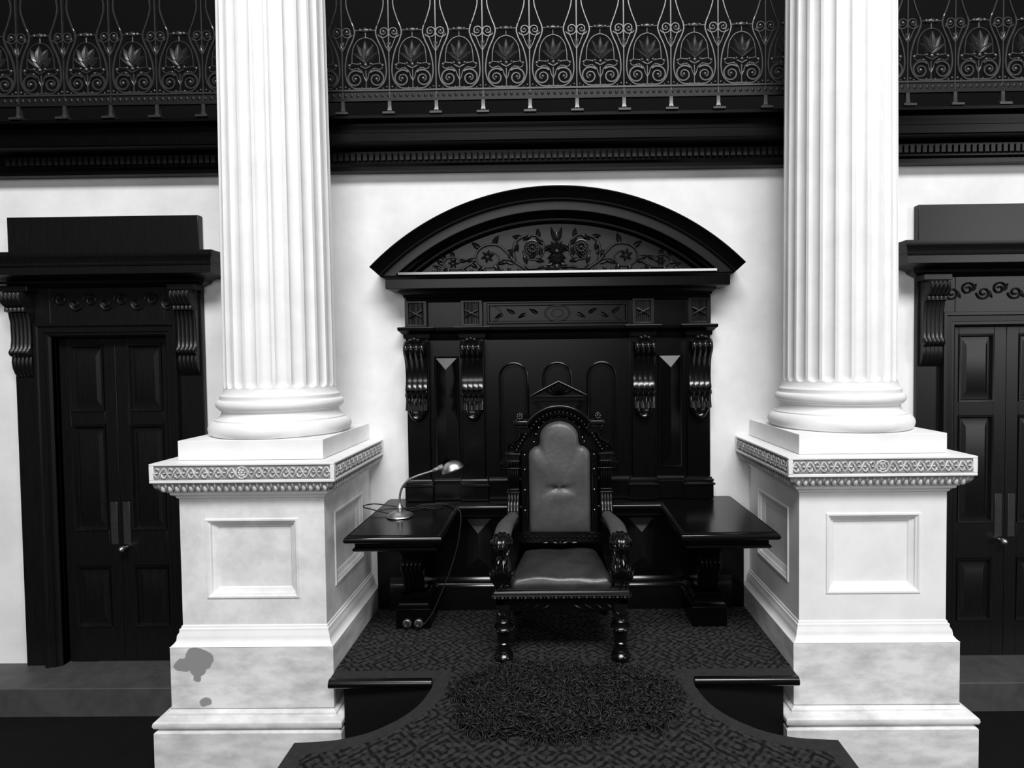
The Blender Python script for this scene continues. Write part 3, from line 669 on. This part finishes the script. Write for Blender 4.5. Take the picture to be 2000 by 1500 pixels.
leaf(lc, (0, .235), PI/2, .04, .011, -.036, .008)
lcm = lc.mesh('leg_carving', WOODP, 60)
for s in (-1, 1):
    lg = put('leg', lgm, ch, (s*.298, -.672, .0015))
    q = bpy.data.objects.new('leg_carving', lcm); COL.objects.link(q); q.parent = lg
    MB().tube([(s*.262, -.145, .012), (s*.262, -.185, .15), (s*.262, -.205, .35)], [(.026, .026), (.028, .028), (.03, .03)], 4).build('leg', WOOD, ch, 30, .003)
# seat frame with carved edge
sr = MB().box(-.332, .332, -.705, -.665, .268, .345).box(-.332, -.29, -.705, -.19, .268, .345).box(.29, .332, -.705, -.19, .268, .345).box(-.332, .332, -.23, -.19, .268, .345)
sr.build('seat_rail', WOOD, ch, 30, .003)
spth = [(-.332, -.19), (-.332, -.705), (.332, -.705), (.332, -.19)]
MB().mould(spth, [(-o, h) for o, h in [(0,.325),(.006,.328),(.012,.338),(.018,.340),(.020,.350),(.018,.356),(.008,.360),(.006,.370),(.003,.374),(-.010,.377),(-.012,.388),(-.08,.392)]], lambda a, b, h: (a, b, h)).build('seat_moulding', WOODP, ch, 45)
bd = MB()
for k in range(36):
    x = -.345+.69*(k+.5)/36; bd.ell((x, -.729, .346), .0115 if k % 2 == 0 else .005, .008, .0075, 8, 6)
bd.build('bead_row', WOODP, ch, 60, kind='stuff')
ac = MB()
for s in (-1, 1):
    for k in range(4): leaf(ac, (s*(.26-k*.05), .285), PI/2+s*(.9+.1*k), .055, .012, -.707, .008)
ac.build('apron_carving', WOOD, ch, 60)
# seat cushion: rounded trapezoid in rising rings
def rrect(hw0, hw1, y0, y1, rad, n=6):
    # outline anticlockwise from front left; front y0 (towards the camera) half-width hw0, back y1 half-width hw1
    pts = []
    for cx_, cy_, a0 in ((hw0-rad, y0+rad, -PI/2), (hw1-rad, y1-rad, 0), (-hw1+rad, y1-rad, PI/2), (-hw0+rad, y0+rad, PI)):
        for i in range(n+1): a = a0+PI/2*i/n; pts.append((cx_+rad*math.cos(a), cy_+rad*math.sin(a)))
    # subdivide long edges
    outp = []
    for i in range(len(pts)):
        p, q = pts[i], pts[(i+1) % len(pts)]; L_ = math.hypot(q[0]-p[0], q[1]-p[1]); k = max(1, int(L_/.035))
        for j in range(k): outp.append((p[0]+(q[0]-p[0])*j/k, p[1]+(q[1]-p[1])*j/k))
    return outp
ol = rrect(.262, .215, -.695, -.225, .03)
cy_ = -.46; rows = []
for w, h in ((.985, .372), (1.0, .380), (1.008, .390), (1.006, .400), (.995, .410), (.977, .419), (.953, .427), (.92, .433), (.86, .439), (.75, .443), (.62, .447), (.48, .450), (.33, .452), (.18, .453), (.05, .453)):
    row = []
    for x, y in ol:
        X, Y_ = x*w, cy_+(y-cy_)*w
        dz = .004*math.sin(14*X+3)*math.cos(9*Y_) + .003*math.sin(31*X-17*Y_) if h > .41 else 0
        row.append((X, Y_, h+dz))
    rows.append(row)
MB().loops(rows, True, True, True).build('seat_cushion', LEATHER2, ch, 80, label='worn dark leather seat')
# back: frame board, padded leather panel with round head and shoulders
def head(off=0.0):
    pts = [(-.178-off, .53-off)]
    pts += [(-.178-off, .6+i*.06) for i in range(0, 7)]
    pts += [(-.178-off+ (1-math.cos(t))*.055, .985+math.sin(t)*(.052+off)) for t in [PI/2*i/6 for i in range(0, 7)]]
    pts += [(-.117-off*.9+.004, 1.055+off*.3), (-.112-off, 1.085)]
    pts += [((.112+off)*-math.cos(t), 1.085+(.096+off)*math.sin(t)) for t in [PI*i/18 for i in range(1, 10)]]
    r_ = [(-x, z) for x, z in pts[::-1] if x < -1e-6]
    return pts + r_
YK = -.235
fo = head(.045)
MB().extr(fo, lambda a, p, q: (p, a, q), YK, YK+.055).build('back_frame', WOOD, ch, 40, .004)
hl = head(0); rows = []; zc = .80
for w, d in ((1.0, 0), (1.0, .010), (.985, .022), (.955, .031), (.91, .038), (.85, .043), (.78, .046), (.70, .048), (.65, .049), (.60, .050), (.55, .051), (.50, .0515), (.45, .052), (.40, .0525), (.35, .053), (.30, .0535), (.25, .0538), (.2, .054), (.15, .054), (.10, .054), (.05, .054)):
    row = []
    for x, z in hl:
        X, Zz = x*w, zc+(z-zc)*w
        cr = 0
        if d > .02:
            cr = -.019*math.exp(-((Zz-.797+.02*abs(X))/.014)**2)*math.exp(-(X/.085)**4) + .006*math.exp(-((Zz-.74-.12*X)/.028)**2)*math.exp(-((X-.02)/.1)**2) + .003*math.sin(9*X+23*Zz)
        row.append((X, YK-d-cr, Zz))
    rows.append(row)
MB().loops(rows, True, False, True).build('back_pad', LEATHER, ch, 80, label='worn dark leather back panel')
MB().tube([(x, YK-.004, z) for x, z in head(.012)], .007, 6, closed=True).build('pad_bead', WOODP, ch, 60)
st = MB(); hs = head(.024)
tot = len(hs)
for k in range(24):
    x, z = hs[int(k*tot/24)]; st.ell((x, YK-.003, z), .0055, .005, .0055, 8, 6)
st.build('studs', BRASS, ch, 60, label='small bright upholstery studs', kind='stuff')
MB().box(-.24, .24, YK-.012, YK+.04, .47, .53).build('lower_back_rail', WOOD, ch, 30, .003)
lr = MB()
for k in range(-6, 7): lr.ell((k*.034, YK-.014, .505), .011, .006, .010, 6, 5)
for s in (-1, 1):
    leaf(lr, (0, .475), PI/2-s*1.5, .05, .013, YK-.013, .008); leaf(lr, (s*.06, .478), PI/2-s*1.6, .05, .012, YK-.013, .008)
lr.ell((0, YK-.014, .47), .016, .010, .014)
lr.build('rail_carving', WOOD, ch, 60)
for s in (-1, 1):
    # side post with reeded scroll, fluted pilaster and capital
    xp = s*.268
    MB().box(xp-.024, xp+.028*1, YK-.012, YK+.045, .33, 1.0).build('back_post', WOOD, ch, 30, .003)
    pf = [(.648,.070,.004),(.655,.082,.007),(.668,.086,.008),(.685,.076,.008),(.705,.058,.007),(.73,.044,.006),(.755,.038,.005),(.768,.037,.004)]
    MB().reeded(xp, .034, pf, 4, YK).build('reeded_scroll', WOODP, ch, 50)
    MB().box(xp-.038, xp+.038, YK-.052, YK, .768, .780).box(xp-.036, xp+.036, YK-.048, YK, .790, .797).build('pilaster_base', WOODP, ch, 30, .002)
    pf = [(z, .030, a) for z, a in ((.797,.002),(.803,.007),(.905,.007),(.910,.002))]
    MB().reeded(xp, .032, pf, 5, YK, 6).build('fluted_pilaster', WOOD, ch, 40)
    MB().box(xp-.038, xp+.038, YK-.050, YK, .910, .918).build('pilaster_band', WOODP, ch, 30, .002)
    MB().reeded(xp, .032, [(.918,.030,.002),(.922,.030,.006),(.948,.030,.006),(.952,.032,.002)], 4, YK).build('capital_flutes', WOOD, ch, 40)
    MB().box(xp-.040, xp+.040, YK-.052, YK+.02, .952, .960).box(xp-.034, xp+.034, YK-.044, YK+.02, .960, .978).box(xp-.046, xp+.046, YK-.058, YK+.03, .992, 1.002).box(xp-.038, xp+.038, YK-.05, YK+.02, .978, .992).build('capital', WOODP, ch, 30, .002)
    # side ear
    ep = [(.0, .93), (.035, .932), (.046, .938), (.036, .945), (.022, .950), (.022, .957), (.030, .958), (.018, .966), (0, .968)]
    MB().extr([(xp+s*(.034+a), z) for a, z in ep], lambda a, p, q: (p, a, q), YK+.0, YK+.05).build('side_ear', WOODP, ch, 30)
    # volute and shoulder scroll above the capital
    vm = MB()
    vm.tube([(s*(.272)+s*x, YK-.028, z) for x, _, z in spiral(0, 1.034, .030, .008, -PI*.3, 1.3, 26)], [(.010, .020)]*27, 8, up=(0, 1, 0))
    vm.ell((s*.272, YK-.034, 1.034), .013, .018, .012)
    vm.tube(smooth_path([(s*.285, YK-.026, 1.060), (s*.262, YK-.026, 1.068), (s*.238, YK-.026, 1.080), (s*.224, YK-.026, 1.105), (s*.222, YK-.026, 1.13)], 4), [(.012, .022)]*17, 8, up=(0, 1, 0))
    vm.tube(smooth_path([(s*.245, YK-.03, 1.02), (s*.235, YK-.03, 1.045), (s*.215, YK-.03, 1.07), (s*.198, YK-.03, 1.095), (s*.185, YK-.03, 1.12)], 4), [.008]*17, 6)
    for k in range(6): vm.ell((s*(.245-k*.011), YK-.038, 1.018+k*.018), .009, .010, .010, 6, 5)
    vm.extr([(s*.15, 1.01), (s*.26, 1.01), (s*.232, 1.06), (s*.215, 1.09), (s*.212, 1.14), (s*.15, 1.14)], lambda a, p, q: (p, a, q), YK-.015, YK+.045)
    vm.box(s*.170, s*.232, YK-.045, YK+.045, 1.118, 1.142); vm.ell((s*.238, YK-.03, 1.136), .012, .018, .011)
    vm.build('shoulder_scroll', WOOD, ch, 50)
    MB().box(s*.178, s*.252, YK-.05, YK+.045, 1.142, 1.166).box(s*.172, s*.262, YK-.062, YK+.05, 1.164, 1.190).build('impost_block', WOODP, ch, 30, .007)
    bl = MB(); bl.ell((s*.224, YK-.02, 1.212), .024, .024, .024, 12, 8)
    for k in range(8):
        a = 2*PI*k/8; bl.ell((s*.224+.015*math.cos(a), YK-.040, 1.212+.015*math.sin(a)), .006, .006, .006, 6, 5)
    bl.lathe([(.02, 0), (.018, .006), (.012, .012)], (s*.224, YK-.02, 1.184), 12)
    bl.build('ball_finial', WOODP, ch, 50)
# arched hood
HC, HR = 1.052, .224
def hood(prof, n=36, a0=35):
    m = MB(); ls = []; a0 = math.radians(a0); a1 = PI-a0
    for i in range(n+1):
        a = a0+(a1-a0)*i/n; ls.append([(r*math.cos(a), y, HC+r*math.sin(a)) for r, y in prof])
    return m.loops(ls, True, True, True)
hood([(HR-.046,YK+.05),(HR-.004,YK+.05),(HR-.004,YK-.050),(HR-.02,YK-.052),(HR-.03,YK-.046),(HR-.034,YK-.036),(HR-.046,YK-.032)]).build('arched_hood', WOOD, ch, 45)
MB().tube([(HR*math.cos(a)*.985, YK-.048, HC-.002+HR*.985*math.sin(a)) for a in [math.radians(34+112*k/40) for k in range(41)]], [(.011, .015)]*41, 12, up=(0, 1, 0)).build('hood_rim', WOODP, ch, 60)
hood([(HR-.046,YK+.04),(HR-.046,YK-.032),(HR-.056,YK-.024),(HR-.060,YK-.010),(HR-.085,YK-.004),(HR-.085,YK+.04)], a0=14).build('hood_soffit', WOOD, ch, 45)
hb = MB()
for k in range(17):
    a = math.radians(30+120*k/16); hb.ell(((HR-.040)*math.cos(a), YK-.040, HC+(HR-.040)*math.sin(a)), .0085, .009, .0085, 6, 5)
hb.build('hood_beads', WOODP, ch, 60, kind='stuff')
# crest: necking and small triangular pediment
nk = MB().extr([(-.10,1.262),(-.115,1.285),(-.132,1.288),(-.132,1.300),(.132,1.300),(.132,1.288),(.115,1.285),(.10,1.262)], lambda a, p, q: (p, a, q), YK-.035, YK+.045)
for s in (-1, 1): nk.tube([(s*.124+s*x, YK-.035, z) for x, _, z in spiral(0, 1.288, .013, .004, PI/2, -1.1, 14)], .005, 6)
nk.build('crest_neck', WOOD, ch, 40)
MB().box(-.150, .150, YK-.052, YK+.05, 1.300, 1.322).box(-.162, .162, YK-.062, YK+.05, 1.322, 1.332).build('crest_cornice', WOOD, ch, 30, .002)
pth = [(-.158, 1.336), (0, 1.416), (.158, 1.336)]
MB().extr([(-.15,1.330),(.15,1.330),(0,1.405)], lambda a, p, q: (p, a, q), YK-.03, YK+.05).build('crest_pediment', WOOD, ch, 30)
m = MB().tube([(-.160, YK-.05, 1.332), (0, YK-.05, 1.413), (.160, YK-.05, 1.332)], [(.010, .016)]*3, 10, up=(0, 1, 0)); m.build('crest_moulding', WOODP, ch, 60)
cm_ = MB()
for k in range(-3, 4): leaf(cm_, (0, 1.337), PI/2+k*.42, .048+.012*abs(k), .013, YK-.040, .018, .012)
cm_.ell((0, YK-.034, 1.385), .006, .006, .006); cm_.ell((0, YK-.036, 1.34), .010, .008, .008)
cm_.build('crest_carving', WOODP, ch, 60)
# arms
for s in (-1, 1):
    pts = smooth_path([(s*.262, -.255, .640), (s*.268, -.33, .650), (s*.282, -.43, .654), (s*.296, -.53, .650), (s*.302, -.605, .632), (s*.303, -.63, .618)], 5)
    n = len(pts); rads = []
    for i in range(n):
        t = i/(n-1); w = .026+.020*min(1, t*1.6); h = .026
        if t > .93: w *= .93; h *= .85
        rads.append((w, h))
    MB().tube(pts, rads, 14, up=(0, 0, 1)).build('arm_pad', LEATHER, ch, 70, label='worn leather arm pad')
    MB().tube([(p.x, p.y, p.z-.026) for p in pts], [(.036 if i else .03, .014) for i in range(n)], 8, up=(0, 0, 1)).build('arm_rail', WOODP, ch, 50)
    # acanthus scroll at the front of the arm
    pts = smooth_path([(s*.302, -.60, .628), (s*.303, -.645, .620), (s*.304, -.68, .600), (s*.304, -.692, .575), (s*.304, -.68, .552), (s*.303, -.655, .548)], 5)
    rads = [.034, .038, .041, .044, .047, .050, .052, .053, .053, .052, .050, .047, .044, .041, .038, .035, .031, .028, .025, .022, .02, .018, .016, .014, .012, .01]
    rads = [rads[min(i, 25)] for i in range(len(pts))]
    MB().tube(pts, [(r, r*.62) for r in rads], 40, up=(0, 0, 1), rib=(10, .09)).build('arm_scroll', WOODP, ch, 60)
    MB().tube(smooth_path([(s*.298, -.56, .61), (s*.292, -.52, .585), (s*.290, -.50, .54), (s*.292, -.52, .49), (s*.298, -.57, .45), (s*.30, -.62, .41)], 4), [(.026, .020)]*21, 10, up=(0, 1, 0)).build('arm_support', WOODP, ch, 50)
    # acanthus knee rising from the seat frame
    pts = smooth_path([(s*.300, -.640, .540), (s*.300, -.650, .515), (s*.301, -.662, .485), (s*.302, -.672, .455), (s*.303, -.675, .425), (s*.303, -.668, .40), (s*.303, -.66, .388)], 4)
    rr = [.014, .018, .023, .028, .032, .036, .039, .042, .045, .048, .050, .052, .053, .053, .053, .052, .050, .048, .046, .044, .042, .04, .038, .036, .035]
    MB().tube(pts, [(rr[i], rr[i]*.85) for i in range(len(pts))], 48, up=(0, 1, 0), rib=(11, .10)).build('acanthus_knee', WOODP, ch, 60)
    lf = MB()
    for k in range(-3, 4): leaf(lf, (s*.302+k*.009, .398), PI/2-k*.14, .135-.012*abs(k), .0125, -.700+.004*abs(k), .012, .030)
    for k in (-1, 0, 1): leaf(lf, (s*.302+k*.014, .47), PI/2-k*.25, .075, .010, -.700, .009, .004)
    lf.build('acanthus_leaves', WOODP, ch, 60)
    lf = MB()
    for k in range(-3, 4): leaf(lf, (s*.303+k*.010, .640), -PI/2+k*.13, .088-.006*abs(k), .0125, -.672+.004*abs(k), .013, .032)
    lf.build('scroll_leaves', WOODP, ch, 60)
    MB().box(s*.265, s*.338, -.702, -.64, .388, .402).build('arm_base', WOODP, ch, 30, .003)

# ------------------------------------------------------------------ fleece rug
def fleece():
    rng = random.Random(3); vs = []; fs = []
    def inside(x, y):
        t = math.atan2((y+1.03)/.255, x/.475); k = 1 + .05*math.sin(3*t+1)+.04*math.sin(7*t)+.02*math.sin(13*t)
        return (abs(x/.475/k)**3.2 + abs((y+1.03)/.255/k)**2.6)
    N = 5200; c = 0
    while c < N:
        x = rng.uniform(-.52, .52); y = rng.uniform(-1.31, -.75); q = inside(x, y)
        if q > 1: continue
        c += 1
        clump = math.sin(x*17+3*math.sin(y*11))+math.cos(y*19+2*math.sin(x*13)); az = clump*2.2+rng.uniform(-.45, .45)
        if q > .72: az = math.atan2(y+1.03, x)+rng.uniform(-.6, .6)
        ln = rng.uniform(.05, .095)*(1.15 if q > .8 else 1); w = rng.uniform(.0035, .0065)
        px, py, pz = x, y, .004 + .022*max(0, 1-q)**.5; el = rng.uniform(.5, 1.25); cur = rng.uniform(-1.6, 1.6)
        b = len(vs); K = 7
        for k in range(K+1):
            ww = w*(1-.75*k/K)
            nx, ny = -math.sin(az), math.cos(az)
            vs += [(px+nx*ww, py+ny*ww, pz), (px-nx*ww, py-ny*ww, pz), (px, py, pz+ww*1.2)]
            st_ = ln/K; px += st_*math.cos(az)*math.cos(el); py += st_*math.sin(az)*math.cos(el); pz = max(.004, pz+st_*math.sin(el)); el -= .36; az += cur*.6
        for k in range(K):
            o_ = b+k*3
            for j in range(3): fs.append((o_+j, o_+(j+1) % 3, o_+3+(j+1) % 3, o_+3+j))
    return vs, fs
rg = root('fleece_rug', (0, -1.03, 0), 'shaggy dark curly fleece rug on the carpet in front of the chair', 'rug')
rows = []
for w, h in ((1, .001), (.97, .010), (.85, .018), (.6, .024), (.3, .026)):
    row = []
    for k in range(64):
        t = 2*PI*k/64; kk = 1 + .05*math.sin(3*t+1)+.04*math.sin(7*t)+.02*math.sin(13*t); c_, s_ = math.cos(t), math.sin(t)
        row.append((w*kk*.465*math.copysign(abs(c_)**.62, c_), -1.03+w*kk*.25*math.copysign(abs(s_)**.75, s_), h))
    rows.append(row)
MB().loops(rows, True, True, True).build('hide', FUR, rg, 60)
vs, fs = fleece()
me = bpy.data.meshes.new('pile'); me.from_pydata([(x, y+1.03, z) for x, y, z in vs], [], fs); me.materials.append(FUR)
me.polygons.foreach_set('use_smooth', [True]*len(me.polygons))
po = bpy.data.objects.new('pile', me); COL.objects.link(po); po.parent = rg; po['kind'] = 'stuff'

# ------------------------------------------------------------------ desk lamp
lp = root('desk_lamp', (-.888, -.41, TZ+.001), 'small brass desk lamp with a curved stem and hooded shade on the left table wing', 'lamp')
LX, LY = -.888, -.41
MB().lathe([(.070,0),(.073,.003),(.072,.007),(.066,.012),(.052,.019),(.036,.025),(.020,.029),(.013,.033),(.012,.040),(.017,.044),(.018,.052),(.013,.058),(.009,.062),(.008,.075)], (LX, LY, TZ+.001), 36).build('lamp_base', BRASS, lp, 50)
stem = smooth_path([(LX, LY, TZ+.065), (LX, LY, .78), (LX+.006, LY, .815), (LX+.022, LY, .850), (LX+.055, LY, .882), (LX+.10, LY, .903), (LX+.16, LY, .922), (LX+.196, LY, .934)], 6)
MB().tube(stem, .0062, 10).build('stem', BRASS, lp, 60)
e0 = Vector((LX+.188, LY, .931)); dr = Vector((.94, 0, .34)).normalized()
MB().tube([e0+dr*t for t in (0, .004, .006, .016, .018, .034, .038, .062)], [.008, .010, .011, .011, .013, .013, .017, .018], 16).build('socket', BRASS, lp, 40)
sh = MB(); rows = []
for i in range(0, 11):
    a = PI/2*i/10; rows.append([(math.cos(t)*math.cos(a)*(.066 if math.cos(t) > 0 else .060), math.sin(t)*math.cos(a)*.052, math.sin(a)*.058 + .0) for t in [2*PI*k/32 for k in range(32)]])
sh.loops(rows[:-1], True, False, True)
ang = math.radians(20); scx, scz = LX+.298, .928
sh.xf(lambda x, y, z: (scx + x*math.cos(ang)-z*math.sin(ang), LY+y, scz + x*math.sin(ang)+z*math.cos(ang)))
so = sh.build('lamp_shade', BRASS, lp, 60); sd = so.modifiers.new('solid', 'SOLIDIFY'); sd.thickness = .0015
MB().ell((scx-.01, LY, scz+.018), .022, .018, .018, 12, 8).build('bulb', mat('bulb_glass', .5, .15), lp, 60)
cordp = smooth_path([(LX-.05, LY+.02, TZ+.008), (LX-.12, LY+.04, .695), (-1.075, -.33, .700), (-1.128, -.29, .700), (-1.135, -.25, .702), (-1.09, -.21, .700), (-1.02, -.205, .690), (-.95, -.22, .683), (-.88, -.25, .682), (-.80, -.20, .682), (-.74, -.16, .682), (-.68, -.17, .682), (-.635, -.22, .685),
    (-.585, -.29, .688), (-.568, -.30, .64), (-.585, -.305, .50), (-.625, -.31, .36), (-.68, -.325, .22), (-.735, -.34, .10), (-.782, -.352, .045), (-.818, -.362, .034)], 7)
MB().tube(cordp, .0035, 6).build('cord', CORD, lp, 60)
coil = smooth_path([(-.86, -.30, .682), (-.80, -.25, .682), (-.75, -.21, .682), (-.70, -.20, .682), (-.69, -.235, .682), (-.74, -.26, .683), (-.80, -.24, .683), (-.84, -.20, .684), (-.80, -.165, .683), (-.72, -.15, .683), (-.66, -.155, .682)], 5)
MB().tube(coil, .0033, 6).build('cord', CORD, lp, 60)
# two round sockets at the foot of the left support
for k, x in enumerate((-.884, -.818)):
    r = root('plug_socket', (x, -.314, .034), 'round plug socket on the left table support, ' + ('nearer the pedestal' if k == 0 else 'lamp cord plugged in'), 'socket', 'plug sockets by the floor')
    q = MB().lathe([(.026, 0), (.026, .004), (.024, .010), (.019, .012), (.018, .008), (.013, .008)], (0, 0, 0), 24); q.xf(lambda a, b, c_: (x+a, -.314-c_, .034+b)); q.build('rim', PORC, r, 40)
    q = MB().lathe([(.014, .006), (.014, .022), (.012, .026), (.012, .034), (.009, .042), (.004, .046)], (0, 0, 0), 20); q.xf(lambda a, b, c_: (x+a, -.314-c_, .034+b)); q.build('plug', IRON, r, 40)

for o in bpy.data.objects:
    if '_o' in o: del o['_o']
